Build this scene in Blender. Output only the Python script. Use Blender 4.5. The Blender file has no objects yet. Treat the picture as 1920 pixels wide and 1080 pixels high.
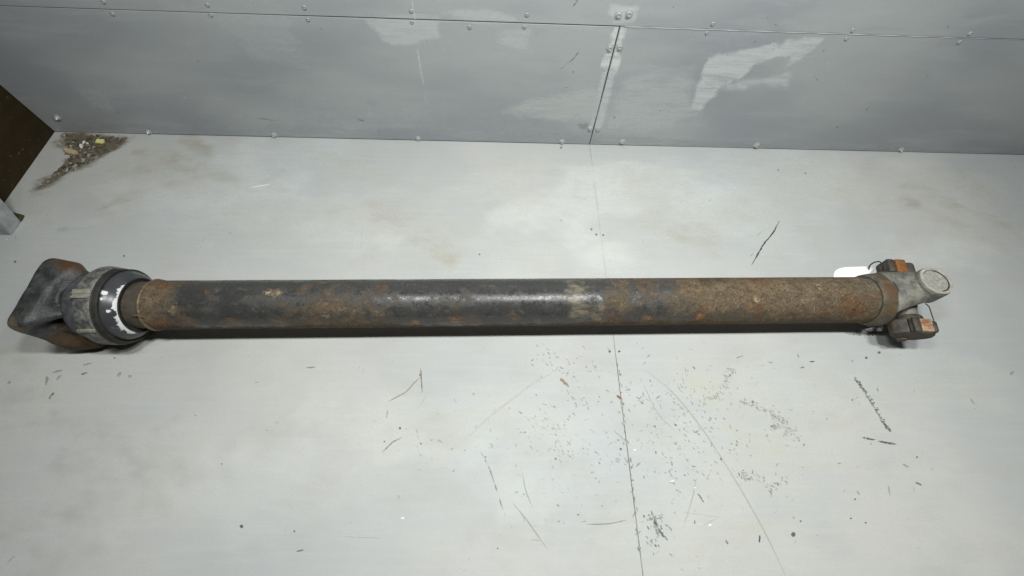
import bpy, bmesh, math, random
import numpy as np
from mathutils import Vector, Matrix, noise as mnoise

S = bpy.context.scene
C = S.collection
rnd = random.Random(7)

# ------------------------------------------------------------------ camera
FPX, PITCH, ROLL, YAW = 785.209, 1.084627, 0.0732898, 0.0685935
CAM = Vector((0, 0, 1.0))
_f = Vector((math.sin(YAW)*math.cos(PITCH), math.cos(YAW)*math.cos(PITCH), -math.sin(PITCH)))
_r = Vector((math.cos(YAW), -math.sin(YAW), 0)); _u = _r.cross(_f)
_r, _u = _r*math.cos(ROLL)+_u*math.sin(ROLL), -_r*math.sin(ROLL)+_u*math.cos(ROLL)
cd = bpy.data.cameras.new('camera'); cam = bpy.data.objects.new('camera', cd); C.objects.link(cam)
cd.sensor_width = 36; cd.lens = FPX*36/1920; cd.clip_start = .02; cd.clip_end = 100
m = Matrix((( _r.x, _u.x, -_f.x), (_r.y, _u.y, -_f.y), (_r.z, _u.z, -_f.z))).to_4x4()
m.translation = CAM; cam.matrix_world = m
S.camera = cam

# ------------------------------------------------------------------ world, lamps, exposure
w = bpy.data.worlds.new("World"); S.world = w; w.use_nodes = True
bg = w.node_tree.nodes['Background']; bg.inputs[0].default_value = (.80, .92, 1.0, 1); bg.inputs[1].default_value = .012
def lamp(name, loc, sx, sy, power, col):
    l = bpy.data.lights.new(name, 'AREA'); l.shape = 'RECTANGLE'; l.size = sx; l.size_y = sy
    l.energy = power; l.color = col
    o = bpy.data.objects.new(name, l); C.objects.link(o); o.location = loc
    return o
for lx, ln, pw in ((-.84, .20, 1.5), (-.36, .30, 11.5), (.27, .16, 14.5), (.76, .24, 13)):      # broken row of ceiling tubes
    lamp('ceiling_lamp', (lx, .29, 1.62), ln, .09, pw, (.975, .995, .972))
S.cycles.transparent_max_bounces = 24
S.view_settings.view_transform = 'Standard'; S.view_settings.look = 'None'
S.view_settings.exposure = 0; S.view_settings.gamma = 1; S.view_settings.use_curve_mapping = False

# ------------------------------------------------------------------ measured planes and points
YW, XL, XS, ZS = 1.0707, -1.4223, .2963, .3856        # wall face, left corner, panel seam, upper seam
def _ray(px, py): return _f + _r*((px-960)/FPX) - _u*((py-540)/FPX)
def on_floor(px, py, z=0.0):
    d = _ray(px, py); return CAM + d*((z-CAM.z)/d.z)
def on_wall(px, py, y=YW):
    d = _ray(px, py); return CAM + d*(y/d.y)
# shaft frame: base point on the floor, axis height, small turn
Y0, ZA, TURN, RT = .4391, .092, math.atan(.021), .0569
M_SHAFT = Matrix.Translation((0, Y0, 0)) @ Matrix.Rotation(TURN, 4, 'Z')
M_INV = M_SHAFT.inverted()
def on_tube(px, py, R=RT):
    o = M_INV @ CAM; d = M_INV.to_3x3() @ _ray(px, py)
    a = d.y**2+d.z**2; oz = o.z-ZA; b = o.y*d.y+oz*d.z; c = o.y**2+oz**2-R*R
    disc = max(b*b-a*c, 0); return o + d*((-b-math.sqrt(disc))/a)

# ------------------------------------------------------------------ mesh helpers
def link(name, me, mat=None, parent=None, smooth=False, angle=None):
    o = bpy.data.objects.new(name, me); C.objects.link(o)
    if mat and not me.materials: me.materials.append(mat)
    if parent: o.parent = parent
    if smooth:
        for p in me.polygons: p.use_smooth = True
        if angle is not None:
            try: me.set_sharp_from_angle(angle=math.radians(angle))
            except Exception: pass
    return o
def from_bm(name, bm, mat=None, parent=None, smooth=False, angle=None):
    bmesh.ops.recalc_face_normals(bm, faces=bm.faces)
    me = bpy.data.meshes.new(name); bm.to_mesh(me); bm.free()
    return link(name, me, mat, parent, smooth, angle)
def tag(o, label=None, cat=None, group=None, kind=None):
    for k, v in (('label', label), ('category', cat), ('group', group), ('kind', kind)):
        if v: o[k] = v
    return o
def empty(name, loc=(0, 0, 0), rotz=0):
    o = bpy.data.objects.new(name, None); C.objects.link(o); o.location = loc; o.rotation_euler = (0, 0, rotz)
    o.empty_display_size = .05; return o
def box(bm, x0, x1, y0, y1, z0, z1, mat=None, bevel=0, seg=2):
    vs = [bm.verts.new((x, y, z)) for z in (z0, z1) for y in (y0, y1) for x in (x0, x1)]
    fs = [bm.faces.new([vs[i] for i in f]) for f in ((0,2,3,1),(4,5,7,6),(0,1,5,4),(2,6,7,3),(0,4,6,2),(1,3,7,5))]
    if bevel:
        es = list({e for f in fs for e in f.edges})
        r = bmesh.ops.bevel(bm, geom=es, offset=bevel, segments=seg, affect='EDGES', profile=.5)
        vs = list({v for f in r['faces'] for v in f.verts} | {v for v in vs if v.is_valid})
    if mat is not None: bmesh.ops.transform(bm, matrix=mat, verts=[v for v in vs if v.is_valid])
    return vs
def sweep(bm, rings, close=True, cap=True):
    """rings: list of lists of points, all equally long"""
    rv = [[bm.verts.new(p) for p in r] for r in rings]
    n = len(rv[0])
    for a, b in zip(rv, rv[1:]):
        for i in range(n if close else n-1):
            j = (i+1) % n; bm.faces.new((a[i], a[j], b[j], b[i]))
    if cap:
        bm.faces.new(rv[0][::-1]); bm.faces.new(rv[-1])
    return rv
def lathe_rings(profile, n=72, axis=None, wob=0):
    """profile: (x, r) pairs round the local x axis at height ZA"""
    out = []
    for x, r in profile:
        out.append([Vector((x, r*math.cos(t), ZA+r*math.sin(t))) for t in (2*math.pi*i/n for i in range(n))])
    return out
def lathe_z(profile, n=40):
    return [[Vector((r*math.cos(t), r*math.sin(t), z)) for t in (2*math.pi*i/n for i in range(n))] for z, r in profile]
def tube_path(bm, pts, rad, n=8):
    pts = [Vector(p) for p in pts]; rings = []; prev = None
    for i, p in enumerate(pts):
        t = (pts[min(i+1, len(pts)-1)]-pts[max(i-1, 0)]).normalized()
        a = prev if prev is not None else (Vector((0, 0, 1)) if abs(t.z) < .9 else Vector((1, 0, 0)))
        b = t.cross(a).normalized(); a = b.cross(t).normalized(); prev = a
        rr = rad[i] if isinstance(rad, (list, tuple)) else rad
        rings.append([p + (a*math.cos(k) + b*math.sin(k))*rr for k in (2*math.pi*j/n for j in range(n))])
    sweep(bm, rings)
def spline(pts, k=8):
    pts = [Vector(p) for p in pts]; out = []
    P = [pts[0]*2-pts[1]] + pts + [pts[-1]*2-pts[-2]]
    for i in range(1, len(P)-2):
        for j in range(k):
            t = j/k; a, b, c, d = P[i-1], P[i], P[i+1], P[i+2]
            out.append(.5*((2*b)+(c-a)*t+(2*a-5*b+4*c-d)*t*t+(3*b-a-3*c+d)*t**3))
    out.append(pts[-1]); return out
def remesh(o, size, it=6, fac=.5):
    md = o.modifiers.new('remesh', 'REMESH'); md.mode = 'VOXEL'; md.voxel_size = size; md.use_smooth_shade = True
    sm = o.modifiers.new('smooth', 'SMOOTH'); sm.iterations = it; sm.factor = fac

# ------------------------------------------------------------------ material helpers
class NT:
    def __init__(self, name):
        self.m = bpy.data.materials.new(name); self.m.use_nodes = True
        self.t = self.m.node_tree; self.b = self.t.nodes['Principled BSDF']; self._co = None
    def n(self, typ, **kw):
        nd = self.t.nodes.new(typ)
        for k, v in kw.items(): setattr(nd, k, v)
        return nd
    def put(self, sock, v):
        if v is None: return
        if hasattr(v, 'is_output'): self.t.links.new(v, sock)
        elif isinstance(v, (tuple, list)) and len(v) == 3 and sock.type == 'RGBA': sock.default_value = (*v, 1)
        else: sock.default_value = v
    def co(self):
        if self._co is None: self._co = self.n('ShaderNodeTexCoord').outputs['Object']
        return self._co
    def scale(self, v, s, loc=(0, 0, 0)):
        mp = self.n('ShaderNodeMapping'); self.put(mp.inputs[0], v)
        mp.inputs['Scale'].default_value = s if isinstance(s, tuple) else (s, s, s)
        mp.inputs['Location'].default_value = loc; return mp.outputs[0]
    def noise(self, scale, detail=5, rough=.55, vec=None, dist=0, color=False):
        nd = self.n('ShaderNodeTexNoise'); self.put(nd.inputs['Vector'], vec if vec is not None else self.co())
        nd.inputs['Scale'].default_value = scale; nd.inputs['Detail'].default_value = detail
        nd.inputs['Roughness'].default_value = rough; nd.inputs['Distortion'].default_value = dist
        return nd.outputs['Color' if color else 'Fac']
    def math(self, op, a, b=None, c=None, clamp=False):
        nd = self.n('ShaderNodeMath', operation=op, use_clamp=clamp)
        for i, v in enumerate((a, b, c)):
            if v is not None: self.put(nd.inputs[i], v)
        return nd.outputs[0]
    def vmath(self, op, a, b=None):
        nd = self.n('ShaderNodeVectorMath', operation=op); self.put(nd.inputs[0], a)
        if b is not None: self.put(nd.inputs[1], b)
        return nd.outputs['Value' if op in ('DISTANCE', 'LENGTH', 'DOT_PRODUCT') else 'Vector']
    def ramp(self, v, a, b, lo=0., hi=1., smooth=True):
        nd = self.n('ShaderNodeMapRange', interpolation_type='SMOOTHSTEP' if smooth else 'LINEAR')
        self.put(nd.inputs['Value'], v); nd.inputs['From Min'].default_value = a; nd.inputs['From Max'].default_value = b
        nd.inputs['To Min'].default_value = lo; nd.inputs['To Max'].default_value = hi; return nd.outputs[0]
    def mix(self, f, a, b):
        nd = self.n('ShaderNodeMix', data_type='RGBA'); self.put(nd.inputs['Factor'], f)
        self.put(nd.inputs['A'] if False else nd.inputs[6], a); self.put(nd.inputs[7], b); return nd.outputs[2]
    def fmix(self, f, a, b):
        nd = self.n('ShaderNodeMix', data_type='FLOAT'); self.put(nd.inputs[0], f)
        self.put(nd.inputs[2], a); self.put(nd.inputs[3], b); return nd.outputs[0]
    def sep(self, v=None):
        nd = self.n('ShaderNodeSeparateXYZ'); self.put(nd.inputs[0], v if v is not None else self.co()); return nd.outputs
    def bump(self, h, strength=.3, dist=.001, prev=None):
        nd = self.n('ShaderNodeBump'); nd.inputs['Strength'].default_value = strength; nd.inputs['Distance'].default_value = dist
        self.put(nd.inputs['Height'], h)
        if prev is not None: self.put(nd.inputs['Normal'], prev)
        return nd.outputs[0]
    def spot(self, vec, p, r, soft=.5):
        return self.ramp(self.vmath('DISTANCE', vec, tuple(p)), r, r*soft)
    def out(self, color=None, rough=None, metal=None, normal=None, alpha=None, spec=None):
        b = self.b.inputs
        self.put(b['Base Color'], color); self.put(b['Roughness'], rough); self.put(b['Metallic'], metal)
        self.put(b['Normal'], normal); self.put(b['Alpha'], alpha); self.put(b['Specular IOR Level'], spec)
        return self.m
def plain(name, col, rough=.6, metal=0, var=.25, scale=60, bump=.15, spec=.4):
    t = NT(name); n = t.noise(scale, 6, .6)
    c = t.mix(n, tuple(x*(1-var) for x in col), tuple(x*(1+var) for x in col))
    return t.out(c, rough, metal, t.bump(t.noise(scale*3, 4), bump, .001), spec=spec)

# floor paint
t = NT('floor_paint')
big = t.noise(1.7, 4, .5); mid = t.noise(6, 6, .6, vec=t.scale(t.co(), (1, 1.6, 1)))
roll = t.noise(9, 5, .65, vec=t.scale(t.co(), (.6, 9, 1)))
fine = t.noise(300, 3, .6, vec=t.scale(t.co(), (.55, 1.2, 1))); spk = t.noise(130, 3, .6)
c = t.mix(t.ramp(big, .3, .7), (.465, .488, .492), (.55, .548, .525))
c = t.mix(t.math('MULTIPLY', t.ramp(mid, .42, .72), .5), c, (.46, .46, .425))
c = t.mix(t.math('MULTIPLY', t.ramp(roll, .45, .7), .22), c, (.60, .61, .59))
c = t.mix(t.math('MULTIPLY', t.ramp(spk, .6, .75), .18), c, (.40, .40, .37))
c = t.mix(t.math('MULTIPLY', t.ramp(fine, .35, .7), .24), c, (.41, .42, .41))
FLOOR = t.out(c, t.ramp(mid, .3, .7, .5, .66), 0, t.bump(t.noise(220, 3, .6), .12, .0006, t.bump(roll, .08, .002)), spec=.35)

# wall paint: darker grey, brushed on in broad overlapping fields
t = NT('wall_paint')
wv = t.vmath('ADD', t.co(), t.scale(t.noise(3.5, 3, .5, color=True), (.12, 0, .06)))
big = t.noise(2.1, 3, .45, vec=t.scale(wv, (1, 1, 2.2)))
br = t.noise(7, 6, .62, vec=t.scale(wv, (.7, 1, 5)))
spk = t.noise(160, 3, .6)
c = t.mix(t.ramp(big, .36, .62), (.340, .358, .382), (.42, .445, .447))
c = t.mix(t.math('MULTIPLY', t.ramp(br, .5, .68), .3), c, (.48, .505, .50))
c = t.mix(t.math('MULTIPLY', t.ramp(br, .42, .3), .3), c, (.33, .342, .36))
c = t.mix(t.math('MULTIPLY', t.ramp(spk, .55, .75), .15), c, (.2, .21, .21))
WALL = t.out(c, t.ramp(br, .3, .7, .42, .6), 0, t.bump(t.noise(260, 3, .6), .15, .0005, t.bump(br, .12, .002)), spec=.4)

BACK = plain('dark_backing', (.02, .018, .016), .9)  # near-black board seen through the wall panel joints
UNDER = plain('joint_dust', (.17, .155, .13), .95)
SCREW = plain('screw_paint', (.50, .52, .51), .28, .25, .15, 300, .1, .5)
BOARD = None
t = NT('brown_board')
v = t.n('ShaderNodeTexVoronoi'); v.inputs['Scale'].default_value = 40; t.put(v.inputs['Vector'], t.scale(t.co(), (1, 1, 1.6)))
fl = t.ramp(t.noise(62, 4, .75, vec=t.scale(t.co(), (1, 1.3, 1))), .60, .72); cl = t.ramp(t.noise(16, 4), .44, .60)
c = t.mix(t.noise(14, 6, .65, vec=t.scale(t.co(), (1, 1, 3))), (.014, .009, .0025), (.040, .026, .008))
c = t.mix(t.math('MULTIPLY', t.math('MULTIPLY', fl, cl), .9), c, (.24, .20, .14))
BOARD = t.out(c, .7, 0, t.bump(t.noise(120, 4), .3, .001), spec=.25)

# shaft tube: charcoal paint under mud, rust and chips
def tube_material():
    t = NT('tube_paint'); co = t.co(); X, Y, Z = t.sep()
    wob = t.vmath('ADD', co, t.scale(t.noise(34, 8, .75, color=True), .07, (-.035, -.035, -.035)))
    n1 = t.noise(9, 8, .62, vec=t.scale(co, (.75, 1.25, 1.25))); n2 = t.noise(23, 8, .68, vec=wob); n3 = t.noise(150, 5, .7)
    n4 = t.noise(55, 6, .7, vec=t.scale(co, (.55, 1.4, 1.4), (3, 1, 2))); n5 = t.noise(16, 6, .65, vec=t.scale(co, (1, 1, 1), (7, 3, 1)))
    # how dirty along the length, and more towards the underside facing the viewer
    bx = t.n('ShaderNodeValToRGB'); t.put(bx.inputs[0], t.ramp(X, -.86, .92, smooth=False))
    cr = bx.color_ramp; cr.interpolation = 'LINEAR'
    stops = [(0, .88), (.04, .78), (.10, .60), (.16, .52), (.20, .58), (.26, .74), (.33, .66), (.37, .46), (.42, .50), (.50, .44), (.56, .54), (.61, .70), (.66, .74), (.72, .76), (.78, .92), (.86, 1.0), (1, 1.0)]
    cr.elements[0].color = (stops[0][1],)*3+(1,); cr.elements[1].color = (stops[-1][1],)*3+(1,)
    for p, q in stops[1:-1]: cr.elements.new(p).color = (q, q, q, 1)
    dirty = bx.outputs[0]
    low = t.ramp(Z, ZA+.018, ZA-.03)                               # towards the lower side
    d = t.math('ADD', t.math('MULTIPLY', n1, .75), t.math('MULTIPLY', n2, .55))
    d = t.math('ADD', d, t.math('MULTIPLY', dirty, .62)); d = t.math('ADD', d, t.math('MULTIPLY', low, .44))
    mud = t.ramp(d, .99, 1.20)
    paint = t.mix(n2, (.033, .033, .031), (.064, .0635, .060))
    paint = t.mix(t.math('MULTIPLY', t.ramp(n4, .56, .72), .45), paint, (.13, .13, .125))
    mudc = t.mix(n4, (.046, .033, .021), (.205, .152, .095))
    mudc = t.mix(t.ramp(n5, .50, .66), mudc, t.mix(n3, (.070, .038, .019), (.18, .098, .050)))
    c = t.mix(t.math('MULTIPLY', mud, t.ramp(n3, .25, .55, .55, 1)), paint, mudc)
    # pale grains in the crust
    gr = t.math('MULTIPLY', t.ramp(t.noise(240, 4, .7), .57, .70), t.math('MULTIPLY', mud, .5))
    c = t.mix(gr, c, (.36, .30, .21))
    pit = t.math('MULTIPLY', t.ramp(t.noise(190, 3, .6, vec=t.scale(co, 1, (5, 5, 5))), .62, .72), t.math('MULTIPLY', mud, .7))
    c = t.mix(pit, c, (.022, .018, .014))
    # rust along the lower flank
    ru = t.math('MULTIPLY', t.ramp(t.math('ADD', n5, t.math('MULTIPLY', low, .16)), .62, .74), t.ramp(low, .1, .9))
    c = t.mix(t.math('MULTIPLY', ru, .8), c, t.mix(n3, (.10, .050, .022), (.24, .125, .055)))
    def spots(lst, col, c, k=1.):
        acc = None
        for px, py, r in lst:
            s = t.spot(wob, on_tube(px, py), r, .25); acc = s if acc is None else t.math('MAXIMUM', acc, s)
        return t.mix(t.math('MULTIPLY', t.math('MULTIPLY', acc, t.ramp(n4, .38, .58)), k), c, col)
    rust = t.mix(n3, (.085, .042, .019), (.27, .145, .065)); tan = t.mix(n3, (.24, .17, .095), (.62, .47, .29))
    c = spots([(1080, 535, .030), (1075, 560, .034), (1088, 585, .034), (1120, 590, .03)], t.mix(n4, (.12, .10, .068), (.30, .255, .175)), c, .75)
    c = spots([(860, 600, .028), (890, 603, .028), (775, 606, .022), (830, 605, .02), (1310, 594, .018), (1210, 597, .014), (960, 594, .018), (1225, 552, .012), (350, 607, .04), (300, 605, .03), (520, 605, .022), (310, 535, .024), (680, 600, .02), (590, 604, .02), (440, 606, .03), (390, 545, .014), (1280, 545, .012), (1400, 575, .014), (1460, 590, .016), (735, 560, .012), (1010, 600, .014), (1560, 580, .014), (1590, 535, .012)], rust, c, .62)
    c = spots([(1310, 595, .015), (1216, 596, .012), (858, 602, .016), (1225, 553, .008), (1152, 604, .012), (780, 607, .014)], t.mix(n3, (.20, .085, .028), (.42, .21, .075)), c, .85)
    c = spots([(515, 552, .017), (500, 548, .012), (325, 582, .012), (605, 586, .008), (612, 589, .007), (560, 567, .006), (604, 530, .007)], tan, c, .85)
    c = spots([(1537, 538, .013), (1510, 566, .011), (1420, 560, .010)], t.mix(n3, (.25, .19, .11), (.55, .45, .28)), c, .8)
    c = spots([(1325, 527, .030), (1350, 524, .022)], (.035, .026, .016), c, .85)
    c = spots([(1345, 555, .0045), (1478, 551, .005), (1480, 556, .004), (1500, 550, .006)], (.008, .006, .005), c, 1)
    c = spots([(1640, 532, .03), (1610, 530, .025)], (.105, .112, .108), c, .6)
    # fine wisps and chips over the paint
    wsp = t.noise(60, 5, .7, vec=t.scale(wob, (.35, 1.6, 1.6), (4, 4, 1)))
    c = t.mix(t.math('MULTIPLY', t.math('MULTIPLY', t.ramp(wsp, .60, .68), t.ramp(n2, .40, .60)), .5), c, (.27, .26, .235))
    flk = t.math('MULTIPLY', t.ramp(t.noise(210, 2, .5, vec=t.scale(co, (1, 1, 1), (8, 1, 4))), .745, .775), t.ramp(n5, .40, .55))
    c = t.mix(t.math('MULTIPLY', flk, .7), c, (.46, .42, .34))
    drk = t.math('MULTIPLY', t.ramp(t.noise(75, 4, .65, vec=t.scale(co, (.7, 1.3, 1.3), (2, 9, 4))), .60, .70), mud)
    c = t.mix(t.math('MULTIPLY', drk, .62), c, (.030, .025, .019))
    g1 = t.noise(330, 4, .75, vec=t.scale(co, (.8, 1.2, 1.2), (1, 7, 2))); g2 = t.noise(95, 5, .75, vec=t.scale(wob, 1, (6, 2, 2)))
    gm = t.math('MULTIPLY', t.ramp(g1, .30, .70, .80, 1.22), t.ramp(g2, .30, .70, .62, 1.42))
    gk = t.fmix(t.ramp(mud, 0, 1, .45, 1.), 1., gm)
    cv = t.n('ShaderNodeVectorMath', operation='SCALE'); t.put(cv.inputs[0], c); t.put(cv.inputs['Scale'], gk); c = cv.outputs[0]
    rough = t.fmix(mud, t.ramp(t.math('ADD', t.math('MULTIPLY', n2, .5), t.math('MULTIPLY', n3, .5)), .40, .60, .17, .46), .85)
    h = t.math('ADD', t.math('MULTIPLY', n3, t.fmix(mud, .12, .8)), t.math('MULTIPLY', mud, .5))
    nm = t.bump(h, .55, .0016, t.bump(n2, .25, .0025))
    return t.out(c, rough, 0, nm, spec=t.fmix(mud, .5, .15))
TUBE = tube_material()

def grimy(name, base, hi, mud, rust, k_mud=.5, k_rust=.3, rough=.5, metal=0., scale=30, low=True, spec=.45, bump=.4, spots=()):
    t = NT(name); X, Y, Z = t.sep()
    n1 = t.noise(scale, 8, .65); n2 = t.noise(scale*.45, 6, .6, vec=t.scale(t.co(), 1, (3, 2, 1))); n3 = t.noise(scale*7, 4, .65)
    n4 = t.noise(scale*1.6, 6, .7, vec=t.scale(t.co(), 1, (1, 8, 3)))
    c = t.mix(t.ramp(n4, .35, .7), base, hi)
    dm = t.math('ADD', n1, t.math('MULTIPLY', t.ramp(Z, ZA+.05, ZA-.05), .28 if low else 0))
    fm = t.ramp(dm, .78-k_mud*.5, .98-k_mud*.5)
    c = t.mix(t.math('MULTIPLY', fm, .9), c, t.mix(n3, tuple(x*.6 for x in mud), tuple(x*1.35 for x in mud)))
    fr = t.ramp(t.math('ADD', n2, t.math('MULTIPLY', n3, .2)), .88-k_rust*.6, .98-k_rust*.6)
    c = t.mix(t.math('MULTIPLY', fr, .8), c, t.mix(n3, tuple(x*.5 for x in rust), tuple(x*1.5 for x in rust)))
    wb = t.vmath('ADD', t.co(), t.scale(t.noise(45, 6, .7, color=True), .04, (-.02, -.02, -.02)))
    for p, r, cc in spots:
        c = t.mix(t.math('MULTIPLY', t.spot(wb, p, r, .3), t.ramp(n1, .25, .55, .35, .95)), c, t.mix(n3, tuple(x*.6 for x in cc), tuple(x*1.4 for x in cc)))
    return t.out(c, t.fmix(fm, rough, .8), metal, t.bump(t.math('ADD', n3, n1), bump, .0016), spec=spec)
CAST = grimy('cast_flange', (.022, .024, .025), (.070, .073, .074), (.070, .048, .022), (.10, .050, .020), .50, .24, .46, .0, 24, bump=.9, spots=(((-.958, .072, ZA+.058), .048, (.085, .040, .014)), ((-.955, -.085, ZA-.03), .07, (.072, .046, .020)), ((-1.0, -.085, ZA+.07), .028, (.15, .105, .06)), ((-.962, -.058, ZA+.034), .026, (.010, .009, .007)), ((-.975, -.085, ZA-.075), .06, (.05, .028, .012)), ((-.945, .0, ZA+.066), .022, (.016, .016, .015)), ((-.945, .03, ZA+.06), .022, (.016, .016, .015)), ((-.945, -.03, ZA+.06), .022, (.016, .016, .015))))  # near-black grease spots also colour shade into the front hollow and top valley
HUB = grimy('hub_steel', (.062, .065, .073), (.13, .134, .145), (.09, .075, .05), (.09, .05, .025), .3, .05, .5, .1, 35, bump=.6)
COLLAR = grimy('collar_steel', (.075, .08, .082), (.32, .31, .27), (.15, .13, .08), (.05, .05, .06), .42, .2, .45, .15, 34, bump=.6)
RIM = grimy('rim_grime_and_shade', (.016, .015, .013), (.034, .031, .026), (.045, .038, .026), (.06, .04, .025), .4, .1, .7, 0, 40)
NECK = grimy('neck_grime', (.060, .052, .042), (.10, .085, .062), (.105, .085, .055), (.11, .055, .025), .5, .25, .62, 0, 50)
BEAD = grimy('weld_rust', (.11, .075, .045), (.21, .155, .09), (.16, .12, .07), (.17, .08, .035), .4, .3, .5, .2, 60)
YOKE = grimy('yoke_casting', (.085, .085, .074), (.26, .248, .208), (.16, .132, .088), (.12, .09, .06), .36, .05, .5, .05, 22, bump=.6)
BAND = grimy('band_grime', (.050, .048, .038), (.145, .132, .10), (.13, .098, .055), (.15, .068, .026), .52, .33, .55, 0, 30, bump=.6, spots=(((.924, -.010, ZA+.062), .034, (.105, .055, .025)), ((.922, -.045, ZA+.040), .030, (.12, .078, .036)), ((.928, .03, ZA+.055), .02, (.10, .055, .022))))
CUP = grimy('cup_dust', (.30, .285, .25), (.47, .445, .39), (.20, .18, .145), (.22, .18, .13), .30, .1, .7, 0, 70, low=False)
CUPF = grimy('cup_face', (.24, .23, .205), (.40, .38, .335), (.17, .155, .13), (.16, .13, .1), .42, .15, .75, 0, 80, low=False)
BLOCK = grimy('block_grime', (.034, .030, .023), (.095, .085, .064), (.085, .060, .036), (.12, .060, .028), .36, .2, .62, 0, 45)
PADR = grimy('pad_rust', (.17, .065, .018), (.27, .115, .035), (.19, .085, .03), (.12, .05, .02), .35, .1, .7, 0, 90, low=False)
PADT = grimy('pad_tan', (.25, .145, .08), (.50, .345, .225), (.26, .12, .055), (.24, .09, .04), .40, .36, .6, .1, 55, low=False)
WIRE = plain('black_wire', (.018, .017, .016), .5)
TAGM = plain('tag_card', (.93, .93, .93), .6, 0, .02, 40, .05)
POST = grimy('post_paint', (.24, .26, .26), (.36, .38, .38), (.20, .19, .15), (.2, .18, .14), .4, .1, .6, 0, 25, low=False)
WOODC = plain('wood_chip', (.56, .44, .27), .75, 0, .25, 120)
YELC = plain('yellow_scrap', (.78, .76, .30), .6, 0, .15, 200)
WHTC = plain('white_chip', (.80, .78, .70), .6, 0, .15, 200)
DARKW = plain('dark_wood', (.055, .045, .02), .8, 0, .3, 120)

# dust cover: dark glossy paint flaked off down to bright primer beside the inner groove
t = NT('dust_cover_paint'); co = t.co(); X, Y, Z = t.sep()
rad = t.math('SQRT', t.math('ADD', t.math('POWER', Y, 2.), t.math('POWER', t.math('SUBTRACT', Z, ZA), 2.)))
n1 = t.noise(55, 8, .7); n2 = t.noise(140, 5, .7); n3 = t.noise(22, 3, .5, vec=t.scale(co, 1, (2, 4, 6)))
edge = t.ramp(rad, .0775, .061)
front = t.ramp(t.math('ADD', t.math('MULTIPLY', t.math('SUBTRACT', Z, ZA), .62), t.math('MULTIPLY', Y, -.78)), -.005, .05)
k = t.math('ADD', t.math('MULTIPLY', edge, .42), t.math('ADD', t.math('MULTIPLY', n1, .95), t.math('MULTIPLY', front, .26)))
k = t.math('ADD', k, t.math('MULTIPLY', n3, .22))
chip = t.ramp(k, 1.085, 1.097)
for px, py, r in ((196, 549, .006), (192, 563, .0045), (202, 583, .004)):
    p = on_tube(px, py, .076)
    chip = t.math('MAXIMUM', chip, t.ramp(t.math('ADD', t.vmath('DISTANCE', co, tuple(p)), t.math('MULTIPLY', n1, .020)), r+.0106, r+.0098))
pc = t.mix(n1, (.034, .035, .038), (.066, .068, .073))
pc = t.mix(t.ramp(t.noise(40, 6, .7, vec=t.scale(co, 1, (9, 9, 9))), .55, .7), pc, (.15, .155, .16))
c = t.mix(chip, pc, t.mix(n2, (.55, .56, .56), (.92, .92, .92)))
COVER = t.out(c, t.fmix(chip, .3, .5), 0, t.bump(t.math('ADD', t.math('MULTIPLY', n1, .5), t.math('MULTIPLY', chip, -1)), .3, .001), spec=.5)

# marks lying on paint: colour and strength come from the mesh, the break-up from noise
def mark_material(name, scale, stretch, lo, hi, rough=.6, ground=(.52, .525, .505), gain=1.):
    t = NT(name)
    a = t.n('ShaderNodeAttribute', attribute_name='strength'); col = t.n('ShaderNodeAttribute', attribute_name='tint')
    n = t.noise(scale, 6, .68, vec=t.scale(t.co(), stretch))
    al = t.math('MULTIPLY', t.math('MULTIPLY', a.outputs['Fac'], t.ramp(n, lo, hi)), gain, clamp=True)
    gd = t.n('ShaderNodeMix', data_type='RGBA', blend_type='ADD'); t.put(gd.inputs[0], t.math('SUBTRACT', 1., al, clamp=True))
    t.put(gd.inputs[6], col.outputs['Color']); t.put(gd.inputs[7], ground)
    return t.out(gd.outputs[2], rough, 0, None, al, .3)
STAIN_FALLOFF = mark_material('stain_and_falloff', 11, (1, 1.8, 1), .18, .80)
SCUFF = mark_material('scuff', 170, (1, 1, 1), .32, .52, gain=1.5)
WG = (.385, .41, .413)
BRUSH = mark_material('brushed_paint_and_bands', 14, (.5, 1, 3.2), .24, .60, .5, WG)
SOLID = mark_material('scratch', 60, (1, 1, 1), .12, .42, gain=1.35)
WSOLID = mark_material('wall_scratch', 90, (1, 1, 1), .25, .60, .6, WG)

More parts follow.
